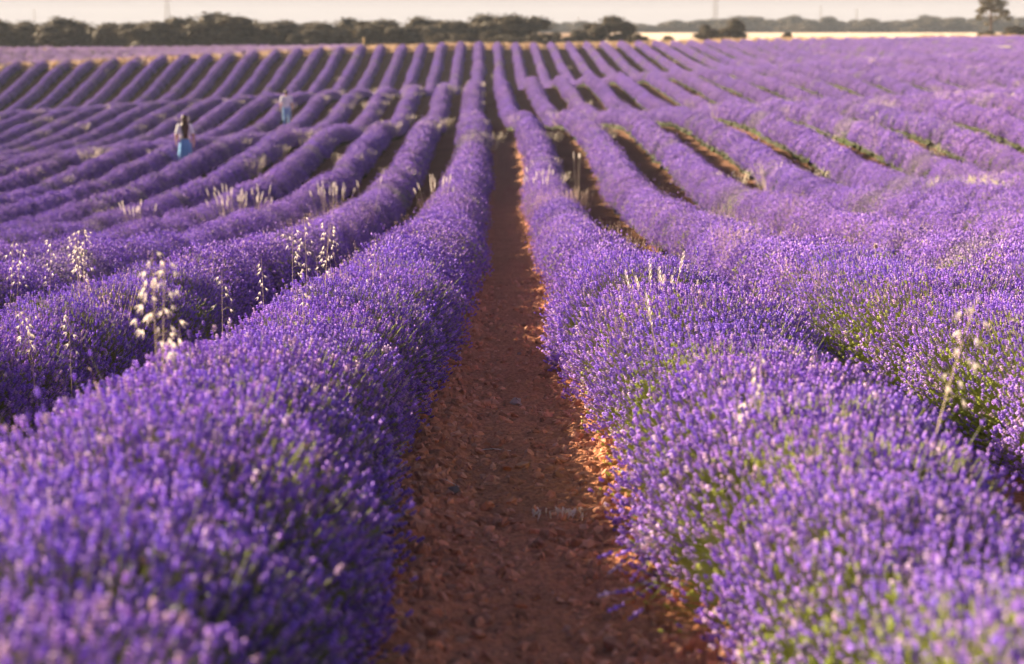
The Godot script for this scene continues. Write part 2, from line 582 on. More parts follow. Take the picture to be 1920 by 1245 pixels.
func oat(base: Vector3, tip: Vector3, grains: int, spread: float, size: float, label: String, stems := 1) -> void:
	var t := thing("wild_oat", label, "wild oat", base, 0.0, "dry wild oats among the lavender")
	for q in stems:
		var s := Shape.new()
		var top := tip - base + (Vector3(rng.randf_range(-1, 1), rng.randf_range(-0.6, 0.0), rng.randf_range(-0.5, 0.5)) * spread * 1.3 if q > 0 else Vector3.ZERO)
		var foot := Vector3(rng.randf_range(-0.02, 0.02), 0, rng.randf_range(-0.02, 0.02))
		var pts := []
		var radii := []
		for k in 9:
			var u := k / 8.0
			pts.append(foot.lerp(top, u) + Vector3(0, 0.05, 0) * sin(u * PI) + Vector3(top.x, 0, top.z) * (u * u - u) * 0.35)
			radii.append(lerpf(0.0022, 0.0006, u) * (1.5 if size > 1.12 else 1.0))
		tube(s, pts, radii, 5, tinted(STRAW, 0.75), STRAW)
		var ends := []
		for g in int(grains * 0.75):
			var u := lerpf(0.66, 1.0, pow(float(g) / (grains * 0.75), 0.9))
			var at: Vector3 = pts[mini(int(u * 8), 7)].lerp(pts[mini(int(u * 8) + 1, 8)], u * 8 - int(u * 8))
			var w := rng.randf() * TAU
			var reach := spread * 1.35 * rng.randf_range(0.3, 1.0) * (1.2 - u * 0.75)
			var out := at + Vector3(cos(w) * reach, reach * rng.randf_range(0.1, 0.7), sin(w) * reach * 0.7)
			var hang := out + Vector3(cos(w) * reach * 0.25, -reach * 0.2 - 0.004, 0)
			tube(s, [at, at.lerp(out, 0.6) + Vector3(0, reach * 0.1, 0), out, hang], [0.0006, 0.0005, 0.0004, 0.0004], 3, STRAW)
			ends.append([hang, w])
		part("stem", s.mesh(), straw_mat, t)
		for e in ends:
			var o := part("spikelet", husk_meshes[rng.randi() % husk_meshes.size()], husk_mat, t)
			o.position = e[0]
			o.rotation = Vector3(rng.randf_range(-0.3, 0.3), rng.randf_range(-0.5, 0.5), rng.randf_range(0.1, 0.9) * (1.0 if cos(e[1]) > 0 else -1.0))
			o.scale = Vector3.ONE * size * rng.randf_range(0.65, 0.95)

# several upright fluffy seed heads on straw stems, as a clump
func grass_clump(called: String, base: Vector3, width: float, tall: float, heads: int, label: String, col := Color(0.74, 0.66, 0.52), thick := 0.011) -> void:
	var t := thing(called, label, "dry grass", base, 0.0, "clumps of pale dry grass among the rows")
	for k in heads:
		var s := Shape.new()
		var foot := Vector3(rng.randf_range(-0.5, 0.5) * width * 0.5, 0, rng.randf_range(-0.2, 0.2) * width)
		var top := foot * 1.8 + Vector3(rng.randf_range(-0.2, 0.2), tall * rng.randf_range(0.74, 1.0), rng.randf_range(-0.12, 0.12))
		tube(s, [foot, foot.lerp(top, 0.5), top], [0.003, 0.0025, 0.0015], 4, STRAW)
		var dir := (top - foot).normalized()
		var head := rng.randf_range(0.09, 0.17)
		var at := top - dir * head * 0.5
		for j in 34:
			var u := j / 33.0
			var w := j * 2.4
			var f := frame(dir)
			var out: Vector3 = (f[0] * cos(w) + f[1] * sin(w))
			var ldir := (dir + out * 0.55).normalized()
			leaf(s, at + dir * head * u, ldir, ldir.cross(dir).normalized(), thick * 2.2 * sin(PI * lerpf(0.15, 0.95, u)) + 0.008, thick * 0.55, tinted(col, rng.randf_range(0.8, 1.1)))
		part("seed_head", s.mesh(), straw_mat, t)

# ---------------------------------------------------------------- trees
func crown_mesh(lobes: Array, leaves: int, size: float, col: Color, core := true) -> ArrayMesh:
	var s := Shape.new()
	var total := 0.0
	for l in lobes: total += l[1].x * l[1].y
	for l in lobes:
		if core: ball(s, l[0], l[1] * 0.8, 6, 9, 0.14, tinted(col, 0.6), 0.2)
		for k in int(leaves * l[1].x * l[1].y / total):
			var dir := Vector3(rng.randfn(), rng.randfn(), rng.randfn()).normalized()
			var bump: float = 1.0 + 0.22 * fine.get_noise_3d(dir.x * 22.0 + l[0].x * 9.0, dir.y * 22.0, dir.z * 22.0)
			var p: Vector3 = l[0] + dir * l[1] * bump * rng.randf_range(0.78, 1.06)
			var a := (dir * 0.6 + Vector3(rng.randfn(), rng.randfn(), rng.randfn())).normalized()
			var f := frame(a)
			var tone: float = rng.randf_range(0.6, 1.45)
			leaf(s, p, f[0], f[1], size * rng.randf_range(0.7, 1.4), size * rng.randf_range(0.5, 0.9), tinted(col.lerp(Color(0.14, 0.10, 0.05), rng.randf() * 0.5), tone))
	return s.mesh()

func trunk_mesh(tall: float, r: float, limbs: int, reach: float) -> ArrayMesh:
	var s := Shape.new()
	var bark := Color(0.11, 0.08, 0.06)
	tube(s, [Vector3(0, -0.3, 0), Vector3(0.05, tall * 0.35, 0.04), Vector3(-0.06, tall * 0.7, 0), Vector3(0.03, tall, 0)], [r * 1.3, r, r * 0.75, r * 0.25], 8, bark)
	for k in limbs:
		var w := TAU * k / limbs + rng.randf()
		var y := tall * rng.randf_range(0.35, 0.75)
		var e := Vector3(cos(w) * reach, y + reach * rng.randf_range(0.5, 1.0), sin(w) * reach)
		tube(s, [Vector3(0, y, 0), Vector3(e.x * 0.5, y + (e.y - y) * 0.4, e.z * 0.5), e], [r * 0.55, r * 0.35, r * 0.1], 6, bark)
	return s.mesh()

var oaks := []

func build_oaks() -> void:          # six crowns about 1 m wide and 1 m high, scaled when planted
	for v in 6:
		var lobes := []
		var n := 7 + v % 3
		for k in n:
			var w := TAU * k / n + rng.randf() * 0.6
			var ring := rng.randf_range(0.14, 0.32)
			lobes.append([Vector3(cos(w) * ring, rng.randf_range(0.26, 0.74), sin(w) * ring), Vector3(rng.randf_range(0.12, 0.27), rng.randf_range(0.12, 0.28), rng.randf_range(0.12, 0.27))])
		lobes.append([Vector3(rng.randf_range(-0.1, 0.1), 0.72, 0), Vector3(0.22, 0.25, 0.22)])
		lobes.append([Vector3(0.24, 0.2, 0.1), Vector3(0.27, 0.22, 0.27)])
		lobes.append([Vector3(-0.24, 0.2, 0.08), Vector3(0.27, 0.22, 0.27)])
		oaks.append([crown_mesh(lobes, 2600, 0.045, Color(0.058, 0.045, 0.020)), trunk_mesh(0.6, 0.035, 4, 0.2)])

var tree_mat: StandardMaterial3D

func tree(px: float, top: float, width: float, d: float, label: String, group := "oaks at the far edge of the field", called := "oak_tree", pick := -1, foot := 0.0) -> void:
	var x: float = (px - 913.0) / F * d
	var at := spot(x, d)
	var crest := pix(px, top, d).y
	var wide := width / F * d * (1.6 if px < 1020.0 else (1.3 if px < 1300.0 else 1.15))
	var t := thing(called, label, "tree" if called != "shrub" else "shrub", at, 0.0, group)
	var o: Array = oaks[rng.randi() % 6 if pick < 0 else pick]
	var size := Vector3(wide, crest - at.y, wide * 0.9)
	var yaw := Basis(Vector3.UP, rng.randf() * TAU)
	part("trunk", o[1], bark_mat, t).transform = Transform3D(Basis.from_scale(size) * yaw, Vector3.ZERO)
	part("crown", o[0], tree_mat, t).transform = Transform3D(Basis.from_scale(size * Vector3(1.05, 1.04, 1.05)) * yaw, Vector3.ZERO)

var bark_mat: StandardMaterial3D

# ---------------------------------------------------------------- people: distance fields meshed as surface nets
func blob(s: Shape, bones: Array, cell: float, k: float, col: Color, cut_low := -9.0, cut_high := 9.0) -> void:
	var lo := Vector3(9, 9, 9)
	var hi := Vector3(-9, -9, -9)
	for b in bones:
		var r := Vector3.ONE * (maxf(b[2], b[3]) + cell * 2.5 + k * 0.3)
		lo = lo.min(b[0] - r).min(b[1] - r)
		hi = hi.max(b[0] + r).max(b[1] + r)
	var nx := int((hi.x - lo.x) / cell) + 2
	var ny := int((hi.y - lo.y) / cell) + 2
	var nz := int((hi.z - lo.z) / cell) + 2
	var f := PackedFloat32Array()
	f.resize(nx * ny * nz)
	f.fill(1.0)
	for b in bones:
		var a: Vector3 = b[0]
		var ab: Vector3 = b[1] - b[0]
		var l2 := maxf(ab.length_squared(), 1e-9)
		var flat: Vector3 = b[4] if b.size() > 4 else Vector3.ONE
		var m := Vector3.ONE * (maxf(b[2], b[3]) * 1.1 + k + cell * 2.0)
		var p0: Vector3 = ((a.min(b[1]) - m - lo) / cell).floor().max(Vector3.ZERO)
		var p1: Vector3 = ((a.max(b[1]) + m - lo) / cell).ceil().min(Vector3(nx - 1, ny - 1, nz - 1))
		for z in range(int(p0.z), int(p1.z) + 1):
			for y in range(int(p0.y), int(p1.y) + 1):
				var o := (z * ny + y) * nx
				for x in range(int(p0.x), int(p1.x) + 1):
					var p := lo + Vector3(x, y, z) * cell
					var t := clampf((p - a).dot(ab) / l2, 0.0, 1.0)
					var e := ((p - a - ab * t) * flat).length() - lerpf(b[2], b[3], t)
					var g := f[o + x]
					var h := maxf(k - absf(e - g), 0.0) / k
					f[o + x] = minf(e, g) - h * h * k * 0.25
	for z in nz:
		for y in ny:
			var py := lo.y + y * cell
			var clip := maxf(cut_low - py, py - cut_high)
			if clip > -cell * 2.0:
				for x in nx: f[(z * ny + y) * nx + x] = maxf(f[(z * ny + y) * nx + x], clip)
	var id := {}
	var step := [1, nx, nx * ny]
	for z in nz - 1:
		for y in ny - 1:
			for x in nx - 1:
				var o := (z * ny + y) * nx + x
				var inside := 0
				for c in 8:
					if f[o + (c & 1) + ((c >> 1) & 1) * nx + (c >> 2) * nx * ny] < 0: inside += 1
				if inside == 0 or inside == 8: continue
				var sum := Vector3.ZERO
				var count := 0
				for c in 8:
					for ax in 3:
						if c & (1 << ax): continue
						var c2: int = c | (1 << ax)
						var f1 := f[o + (c & 1) + ((c >> 1) & 1) * nx + (c >> 2) * nx * ny]
						var f2 := f[o + (c2 & 1) + ((c2 >> 1) & 1) * nx + (c2 >> 2) * nx * ny]
						if (f1 < 0) != (f2 < 0):
							var q := Vector3(c & 1, (c >> 1) & 1, c >> 2)
							q[ax] = f1 / (f1 - f2)
							sum += q
							count += 1
				id[o] = s.vert(lo + (Vector3(x, y, z) + sum / count) * cell, col)
	for o in id:
		for ax in 3:
			var u: int = step[(ax + 1) % 3]
			var w: int = step[(ax + 2) % 3]
			if not (id.has(o - u) and id.has(o - w) and id.has(o - u - w)): continue
			var in1 := f[o] < 0
			var in2: bool = f[o + step[ax]] < 0
			if in1 == in2: continue
			var q := [id[o], id[o - u], id[o - u - w], id[o - w]]
			if in2: q.reverse()
			s.tri(q[0], q[1], q[2])
			s.tri(q[0], q[2], q[3])

func hand(s: Shape, wrist: Vector3, down: Vector3, side: float, col: Color) -> void:
	var fwd := Vector3(0, 0, -1)
	var palm := wrist + down * 0.05
	var bones := [[wrist, palm, 0.022, 0.026, Vector3(1.5, 1, 1)]]
	for q in 4:
		var root := palm + down * 0.035 + fwd * (0.027 - 0.018 * q)
		var long: float = [0.036, 0.041, 0.038, 0.03][q]
		var k1 := root + down * long + Vector3(-side * 0.006, 0, 0)
		var k2 := k1 + (down * 0.75 + Vector3(-side * 0.5, 0, 0)).normalized() * long * 0.95
		bones.append([palm + fwd * (0.018 - 0.012 * q), root, 0.0105, 0.009])
		bones.append([root, k1, 0.009, 0.0085])
		bones.append([k1, k2, 0.0085, 0.007])
	var th := wrist + down * 0.03 + fwd * 0.024
	var t1 := th + (down + fwd * 0.8).normalized() * 0.036
	bones.append([th, t1, 0.012, 0.01])
	bones.append([t1, t1 + (down * 1.0 + fwd * 0.25 + Vector3(-side * 0.3, 0, 0)).normalized() * 0.03, 0.01, 0.008])
	blob(s, bones, 0.0045, 0.006, col)

func person(called_label: String, at: Vector3, turn: float, h: float, woman: bool) -> void:
	var t := thing("person", called_label, "person", at, turn)
	var skin := Color(0.52, 0.30, 0.20)
	var k := h / 1.72
	var sw := 0.165 if woman else 0.2       # half shoulder width
	var hip_y := 0.9 * k
	var sh := Vector3(sw, 1.40 * k, 0)
	var body := Shape.new()
	var P := func(x, y, z): return Vector3(x, y * k, z)
	var legs := []
	var arms := []
	var stride := 0.13
	for q in [-1.0, 1.0]:
		var hip := Vector3(q * 0.09, hip_y, 0)
		var knee := Vector3(q * 0.095, 0.49 * k, -0.06 - q * stride * 0.5)
		var ankle := Vector3(q * 0.09, 0.08 * k, 0.02 - q * stride)
		if q < 0: ankle.y += 0.04
		legs.append([hip, knee, 0.085 if woman else 0.088, 0.055])
		legs.append([knee, ankle, 0.054, 0.036])
		legs.append([ankle + Vector3(0, -0.045, 0.03), ankle + Vector3(q * 0.02, -0.05, -0.13), 0.034, 0.028])
		var elbow := Vector3(q * (sw + 0.085), 1.11 * k, 0.05 + q * 0.03)
		var wrist := Vector3(q * (sw + 0.10), 0.88 * k, -0.06 + q * 0.06)
		arms.append([Vector3(q * sw, sh.y, 0), elbow, 0.05 if woman else 0.056, 0.038])
		arms.append([elbow, wrist, 0.039, 0.027])
	var torso := [[P.call(0, 0.95, 0), P.call(0, 1.12, 0), 0.15, 0.125, Vector3(1, 1, 1.35)], [P.call(0, 1.12, 0), P.call(0, 1.34, 0.01), 0.13, 0.15, Vector3(1, 1, 1.4)],
		[P.call(-sw * 0.8, 1.40, 0), P.call(sw * 0.8, 1.40, 0), 0.065, 0.065], [P.call(0, 1.42, 0), P.call(0, 1.55, -0.015), 0.052, 0.048]]
	blob(body, torso + legs + arms, 0.015, 0.05, skin)
	for q in [0, 1]:
		var w: Vector3 = arms[q * 2 + 1][1]
		hand(body, w, (w - arms[q * 2 + 1][0]).normalized(), -1.0 if q == 0 else 1.0, skin)
	var hc: Vector3 = P.call(0, 1.62, -0.03)
	blob(body, [[hc + Vector3(0, 0.03, 0.012), hc + Vector3(0, 0.02, -0.012), 0.085, 0.08, Vector3(1.15, 0.95, 1)], [hc + Vector3(0, -0.05, -0.025), hc + Vector3(0, -0.075, -0.045), 0.055, 0.035],
		[hc + Vector3(0, 0.012, -0.098), hc + Vector3(0, -0.022, -0.112), 0.009, 0.014], [hc + Vector3(-0.022, -0.05, -0.093), hc + Vector3(0.022, -0.05, -0.093), 0.008, 0.008],
		[hc + Vector3(-0.078, 0.01, 0.01), hc + Vector3(-0.08, -0.02, 0.005), 0.014, 0.010], [hc + Vector3(0.078, 0.01, 0.01), hc + Vector3(0.08, -0.02, 0.005), 0.014, 0.010],
		[hc + Vector3(0, -0.03, 0.02), P.call(0, 1.5, -0.01), 0.06, 0.05]], 0.007, 0.018, skin)
	part("body", body.smooth(), painted(Color.WHITE, 0.6), t)
	for q in [-1.0, 1.0]:
		var e := Shape.new()
		ball(e, hc + Vector3(q * 0.031, 0.008, -0.082), Vector3.ONE * 0.0125, 6, 8, 0.0, Color(0.75, 0.72, 0.7), 0.0)
		part("eye", e.smooth(), painted(Color.WHITE, 0.3), t)
	# shirt with short sleeves
	var shirt := Shape.new()
	var puff := []
	for b in torso.slice(0, 3): puff.append([b[0], b[1], b[2] + 0.018, b[3] + 0.018] + (b.slice(4) if b.size() > 4 else []))
	for q in 2:
		var b: Array = arms[q * 2]
		puff.append([b[0], b[0].lerp(b[1], 0.72), b[2] + 0.02, b[3] + 0.026])
	blob(shirt, puff, 0.014, 0.05, Color(0.78, 0.77, 0.78), (0.97 if woman else 0.86) * k, 1.47 * k)
	part("t_shirt", shirt.smooth(), painted(Color.WHITE, 0.9), t)
	var hair := Shape.new()
	var brown := Color(0.055, 0.026, 0.016)
	var locks := [[hc + Vector3(0, 0.045, 0.03), hc + Vector3(0, 0.06, -0.03), 0.104, 0.085, Vector3(1.1, 1, 1)], [hc + Vector3(0, 0.0, 0.045), hc + Vector3(0, -0.03, 0.055), 0.09, 0.068]]
	if woman:
		locks.append([hc + Vector3(0, -0.02, 0.075), hc + Vector3(0.01, -0.22, 0.12), 0.08, 0.115, Vector3(1, 1, 1.6)])
		locks.append([hc + Vector3(0.01, -0.22, 0.12), hc + Vector3(0.02, -0.50, 0.16), 0.125, 0.08, Vector3(1, 1, 1.5)])
	blob(hair, locks, 0.012, 0.03, brown)
	part("hair", hair.smooth(), painted(Color.WHITE, 0.5), t)
	if woman:
		var skirt := Shape.new()
		var cols := 48
		for a in 15:
			var u := a / 14.0
			for b in cols:
				var w := TAU * b / cols
				var fold := 1.0 + 0.10 * u * sin(w * 9.0 + 1.3 * sin(w * 2.0)) + 0.05 * u * sin(w * 4.0)
				var r := lerpf(0.145, 0.25, pow(u, 0.8)) * fold
				skirt.vert(Vector3(cos(w) * r, lerpf(1.03, 0.16, u) * k, sin(w) * r * 0.85), tinted(Color(0.15, 0.34, 0.62), 1.0 + 0.1 * sin(w * 9.0)))
		for a in 14:
			for b in cols:
				var b2 := (b + 1) % cols
				skirt.tri(a * cols + b, a * cols + b2, (a + 1) * cols + b2)
				skirt.tri(a * cols + b, (a + 1) * cols + b2, (a + 1) * cols + b)
		part("skirt", skirt.smooth(), painted(Color.WHITE, 0.85, 0.25), t)
		var belt := Shape.new()
		for a in 2:
			for b in cols:
				var w := TAU * b / cols
				belt.vert(Vector3(cos(w) * 0.152, lerpf(1.045, 1.0, a) * k, sin(w) * 0.13), Color(0.55, 0.40, 0.16))
		for b in cols:
			var b2 := (b + 1) % cols
			belt.tri(b, b2, cols + b2)
			belt.tri(b, cols + b2, cols + b)
		part("belt", belt.smooth(), painted(Color.WHITE, 0.7), t)
	else:
		var jeans := Shape.new()
		var wear := [[P.call(0, 0.97, 0), P.call(0, 0.9, 0.01), 0.152, 0.15, Vector3(1, 1, 1.3)]]
		for b in legs:
			if b[2] > 0.04: wear.append([b[0], b[1], b[2] + 0.016, b[3] + 0.03])
		blob(jeans, wear, 0.015, 0.04, Color(0.22, 0.38, 0.62), 0.07 * k, 1.0 * k)
		part("jeans", jeans.smooth(), painted(Color.WHITE, 0.85), t)
	var shoes := Shape.new()
	for q in 2:
		var b: Array = legs[q * 3 + 2]
		blob(shoes, [[b[0], b[1], 0.042, 0.036]], 0.012, 0.02, Color(0.6, 0.58, 0.55))
	part("shoes", shoes.smooth(), painted(Color.WHITE, 0.7), t)

# ---------------------------------------------------------------- far masts
func mast(px: float, top: float, d: float, wide: float, label: String) -> void:
	var x: float = (px - 913.0) / F * d
	var at := spot(x, d)
	var tall := pix(px, top, d).y - at.y
	var t := thing("mast", label, "mast", at, 0.4)
	var steel := Color(0.22, 0.21, 0.2)
	for q in 4:
		var a := Vector3(wide * (0.5 if q & 1 else -0.5), 0, wide * (0.5 if q & 2 else -0.5))
		var s := Shape.new()
		tube(s, [a, Vector3(a.x * 0.3, tall, a.z * 0.3)], [0.13, 0.09], 5, steel)
		part("leg", s.mesh(), painted(Color.WHITE, 0.6), t)
	var b := Shape.new()
	var y := 0.0
	var n := 0
	while y < tall - 1.0:
		var u := y / tall
		var w0 := wide * 0.5 * lerpf(1.0, 0.3, u)
		var w1 := wide * 0.5 * lerpf(1.0, 0.3, minf(1.0, (y + 2.4) / tall))
		for q in [[-1, -1, 1, -1], [1, -1, 1, 1], [1, 1, -1, 1], [-1, 1, -1, -1]]:
			tube(b, [Vector3(q[0] * w0, y, q[1] * w0), Vector3(q[2] * w1, minf(y + 2.4, tall), q[3] * w1)], [0.05, 0.05], 4, steel)
		y += 2.4
	part("bracing", b.mesh(), painted(Color.WHITE, 0.6), t)

# ================================================================ the scene
func _ready() -> void:
	rng.seed = 20240
	var cam := Camera3D.new()
	cam.name = "camera"
	cam.near = 0.05
	cam.far = 6000.0
	cam.transform = Transform3D(cam_basis, Vector3(0, CAM_Y, 0))
	var lens := CameraAttributesPhysical.new()
	lens.frustum_focal_length = 71.96
	lens.frustum_focus_distance = 11.0
	lens.frustum_near = 0.05
	lens.frustum_far = 6000.0
	lens.exposure_aperture = 3.1
	cam.attributes = lens
	add_child(cam)
	cam.current = true
	var env := Environment.new()
	env.background_mode = Environment.BG_SKY
	var sky_m := ProceduralSkyMaterial.new()
	sky_m.sky_horizon_color = Color(0.985, 0.905, 0.86)
	sky_m.sky_top_color = Color(0.37, 0.46, 0.68)
	sky_m.sky_curve = 0.22
	sky_m.ground_horizon_color = Color(0.985, 0.905, 0.86)
	sky_m.ground_bottom_color = Color(0.4, 0.3, 0.3)
	sky_m.sky_energy_multiplier = 0.385
	sky_m.ground_energy_multiplier = 0.385
	sky_m.sun_angle_max = 0.0
	var sky := Sky.new()
	sky.sky_material = sky_m
	env.sky = sky
	env.tonemap_mode = Environment.TONE_MAPPER_LINEAR
	env.tonemap_exposure = 5.8
	env.fog_enabled = true
	env.fog_light_color = Color(0.88, 0.93, 1.0)
	env.fog_density = 0.0002
	env.sdfgi_enabled = true
	env.ssao_enabled = true
	env.ssil_enabled = true
	var we := WorldEnvironment.new()
	we.name = "air"
	we.environment = env
	add_child(we)
	var sun := DirectionalLight3D.new()
	sun.name = "sun"
	sun.light_energy = 1.6
	sun.light_color = Color(1.0, 0.90, 0.77)
	sun.light_angular_distance = 0.5
	sun.shadow_enabled = true
	sun.look_at_from_position(Vector3(-0.75, 0.325, -0.54) * 10.0, Vector3.ZERO)
	add_child(sun)

	ripple.seed = 11
	ripple.frequency = 0.07
	ripple.fractal_octaves = 2
	fine.seed = 3
	fine.frequency = 0.06
	fine.fractal_octaves = 3
	clod.seed = 8
	clod.noise_type = FastNoiseLite.TYPE_CELLULAR
	clod.cellular_return_type = FastNoiseLite.RETURN_DISTANCE
	clod.frequency = 1.0
	clod.fractal_type = FastNoiseLite.FRACTAL_NONE
	soil_mat = soil_material()
	straw_mat = painted(Color.WHITE, 0.75, 0.3)
	husk_mat = painted(Color.WHITE, 0.6, 0.7)
	tree_mat = painted(Color.WHITE, 0.8, 0.2)
	bark_mat = painted(Color.WHITE, 0.95)

	# ---- land
	build_ground()
	build_path()
	var gold := Shape.new()
	for a in 30:
		var d: float = 215.0 + a * 16.0
		for b in 40:
			var x: float = lerpf(10.0, 60.0 + d * 0.42, b / 39.0) + (d - 215.0) * 0.06
			gold.vert(Vector3(x, ground(x, d) + 0.05, -d), tinted(Color(0.56, 0.44, 0.33), 1.0 + 0.2 * fine.get_noise_2d(x * 3.0, d)))
	for a in 29:
		for b in 39:
			var p := a * 40 + b
			gold.tri(p, p + 40, p + 41)
			gold.tri(p, p + 41, p + 1)
	solo("stubble_field", gold.smooth(), painted(Color.WHITE, 0.95), "", "", "", "structure")

	# ---- lavender
	for q in 4: lav_mats.append(painted([Color(1.0, 1.0, 1.0), Color(0.93, 0.95, 1.0), Color(1.0, 0.98, 0.96), Color(0.99, 0.95, 1.0)][q], 0.8, 0.55))
	lav_mats.append(painted(Color.WHITE, 0.75, 0.25))
	lav_mats.append(painted(Color.WHITE, 0.85, 0.3))
	for v in 8:
		var p := plant(0, 3000, [0.0, 0.05, 0.1, 0.1, 0.05, 0.15, 0.7, 1.1][v])
		near_plants.append([p[0].mesh(), p[1].mesh()])
	for v in 4:
		var p := plant(1, 2200, [0.0, 0.1, 0.3, 0.15][v])
		mid_plants.append(merged(p[0], p[1]))
	for v in 4:
		var p := plant(2, 1100, [0.0, 0.1, 0.25, 0.1][v])
		far_plants.append(merged(p[0], p[1]))
	for k in range(-27, 33): build_row(k)

	# the second field, a flat strip at the left before the oaks
	var where := []
	var tints := []
	for k in 4200:
		var x := rng.randf_range(-75.0, -12.0)
		var e := field_edge(x) + 4.5
		var d := rng.randf_range(e, 202.0)
		d = e + roundf((d - e) / 1.3) * 1.3 + rng.randf_range(-0.15, 0.15)
		where.append(bush_place(x, d, rng.randf_range(0.75, 0.95), rng.randf() * TAU))
		var tone := rng.randf_range(0.85, 1.1)
		tints.append(Color(tone * 1.15, tone * 1.3, tone * 0.85))
	tag(scatter("lavender_field", far_plants[2], lav_mats[5], where, tints, self), "flat strip of greyish lavender beyond the row ends, before the oaks at left", "lavender", "", "stuff")

	# ---- trees along the far edge: [x, top, width, distance, label]
	build_oaks()
	var T := [
		[5, 36, 60, 208, "dark oak cut off by the left edge of the photo"],
		[58, 38, 62, 210, "low dark oak second from the left edge"],
		[124, 31, 88, 206, "broad rounded oak with a sunlit top, third from the left edge"],
		[178, 47, 36, 212, "small low oak in the dip between two broad oaks at left"],
		[208, 46, 48, 203, "small dark oak standing forward of the left tree line"],
		[252, 41, 66, 214, "pale olive oak behind the small forward oak at left"],
		[305, 39, 84, 209, "wide olive oak left of the tall dense oak"],
		[348, 30, 70, 216, "oak with a raised crown, just left of the tallest dense oak"],
		[420, 22, 122, 207, "tallest and densest oak of the left tree line"],
		[498, 40, 66, 212, "low oak touching the right side of the tallest oak"],
		[548, 38, 74, 210, "middling dark oak in the long low stretch of the tree line"],
		[605, 40, 80, 208, "low wide dark oak left of the marker post"],
		[664, 32, 72, 216, "olive oak behind the marker post"],
		[731, 35, 92, 205, "round oak with a sunlit crown right of the marker post"],
		[798, 30, 70, 218, "oak with a bumpy crown right of the round sunlit oak"],
		[850, 37, 78, 214, "low oak in the middle of the central grove"],
		[908, 25, 84, 216, "tall oak left of the last oak of the central grove"],
		[968, 25, 92, 212, "large rounded oak ending the central grove on its right"],
		[1140, 28, 84, 214, "lone round oak standing by itself right of the central grove"],
		[1322, 45, 46, 222, "smaller oak of the isolated pair on the stubble edge"],
		[1368, 35, 60, 224, "larger oak of the isolated pair on the stubble edge"],
	]
	for e in T: tree(e[0], e[1], e[2], e[3], e[4])
	for k in 15: tree(10.0 + k * 66.0 + rng.randf_range(-14, 14), rng.randf_range(37, 44), rng.randf_range(64, 80), 236, "oak of the second rank, its top showing behind the first line of oaks", "oaks of the second rank")
	var B := [
		[838, 61, 46, 198, "grey-green shrub at the foot of the low central oak"], [868, 64, 56, 196, "wide low shrub before the central grove"], [918, 57, 30, 199, "narrow pale shrub before the tall central oak"],
		[955, 64, 60, 197, "low shrub under the last oak of the grove"], [995, 65, 40, 199, "small shrub at the right foot of the central grove"], [1035, 60, 46, 206, "shrub alone in the gap right of the central grove"],
		[1082, 55, 46, 208, "rounded shrub at the left foot of the lone oak"], [1194, 62, 34, 206, "small shrub right of the lone oak"], [1250, 66, 20, 206, "tiny shrub between the lone oak and the pair"],
		[1472, 60, 22, 226, "tiny dark bush alone on the stubble field"], [1900, 48, 60, 236, "dark bush at the right edge of the photo"], [1845, 57, 40, 232, "low bush at the foot of the tall thin tree"],
	]
	for e in B: tree(e[0], e[1], e[2], e[3], e[4], "shrubs at the far edge of the field", "shrub")
	# tall thin tree at the right
	var lobes := []
	for e in [[-1.6, 6.6, 0.9], [-0.7, 7.4, 1.0], [0.9, 7.0, 1.1], [1.8, 6.1, 0.9], [0.5, 8.2, 1.1], [-1.2, 8.4, 0.9], [1.7, 7.9, 0.8], [0.2, 9.4, 0.9], [-1.9, 5.3, 0.5], [0.9, 5.3, 0.5], [2.2, 5.0, 0.4], [-0.6, 4.2, 0.3]]:
		lobes.append([Vector3(e[0] * 0.82, e[1] * 0.62 - 1.0, rng.randf_range(-0.8, 0.8)), Vector3(e[2], e[2] * 0.8, e[2]) * 0.62])
	var px_d := 234.0
	var tall_tree := thing("tall_tree", "tall thin tree with a sparse open crown rising above the right skyline", "tree", spot((1850.0 - 913.0) / F * px_d, px_d))
	part("trunk", trunk_mesh(4.2, 0.14, 7, 1.1), bark_mat, tall_tree)
	part("crown", crown_mesh(lobes, 1300, 0.30, Color(0.10, 0.085, 0.035), false), tree_mat, tall_tree)
	# the far wood: crowns of one hazy tree line
	for k in 54:
		var px := 1000.0 + k * 18.0 + rng.randf_range(-8, 8)
		var up: float = 33.0 + 9.0 * fine.get_noise_1d(px * 0.35) + rng.randf_range(-3, 5) + (12.0 if px < 1190.0 else (8.0 if px < 1300.0 else 0.0))
		tree(px, up, rng.randf_range(44, 80), rng.randf_range(640, 700), "hazy grey-green tree of the distant wood beyond the stubble field", "trees of the distant wood", "distant_tree")

	mast(323, -14, 900, 2.6, "faint tall mast rising behind the left oaks")
	mast(1337, -14, 860, 2.4, "faint tall mast rising behind the isolated pair of oaks")
	mast(78, 16, 1300, 2.2, "short faint mast far behind the oaks near the left edge")
	mast(1533, 10, 1400, 2.0, "thin faint mast above the distant wood, left of two")
	mast(1600, 16, 1400, 2.0, "thin faint mast above the distant wood, right of two")
	mast(1083, 30, 1300, 1.8, "thin faint mast left of the lone oak")

	# ---- people
	person("woman in white t-shirt and long blue skirt with a dark ponytail, walking away between rows", spot(PATH_X - 9.35, 61.0), 0.12, 1.62, true)
	person("man in white t-shirt and blue jeans walking away far up the rows", spot(PATH_X - 9.6, 94.6), -0.1, 1.72, false)

	# marker post
	var post := Shape.new()
	var pd := 172.0
	var pxp: float = (685.0 - 913.0) / F * pd
	tube(post, [Vector3(0, -0.2, 0), Vector3(0, 1.25, 0)], [0.06, 0.06], 8, Color(0.62, 0.46, 0.2))
	ball(post, Vector3(0, 1.25, 0), Vector3(0.085, 0.06, 0.085), 4, 8, 0.0, Color(0.7, 0.55, 0.28), 0.0)
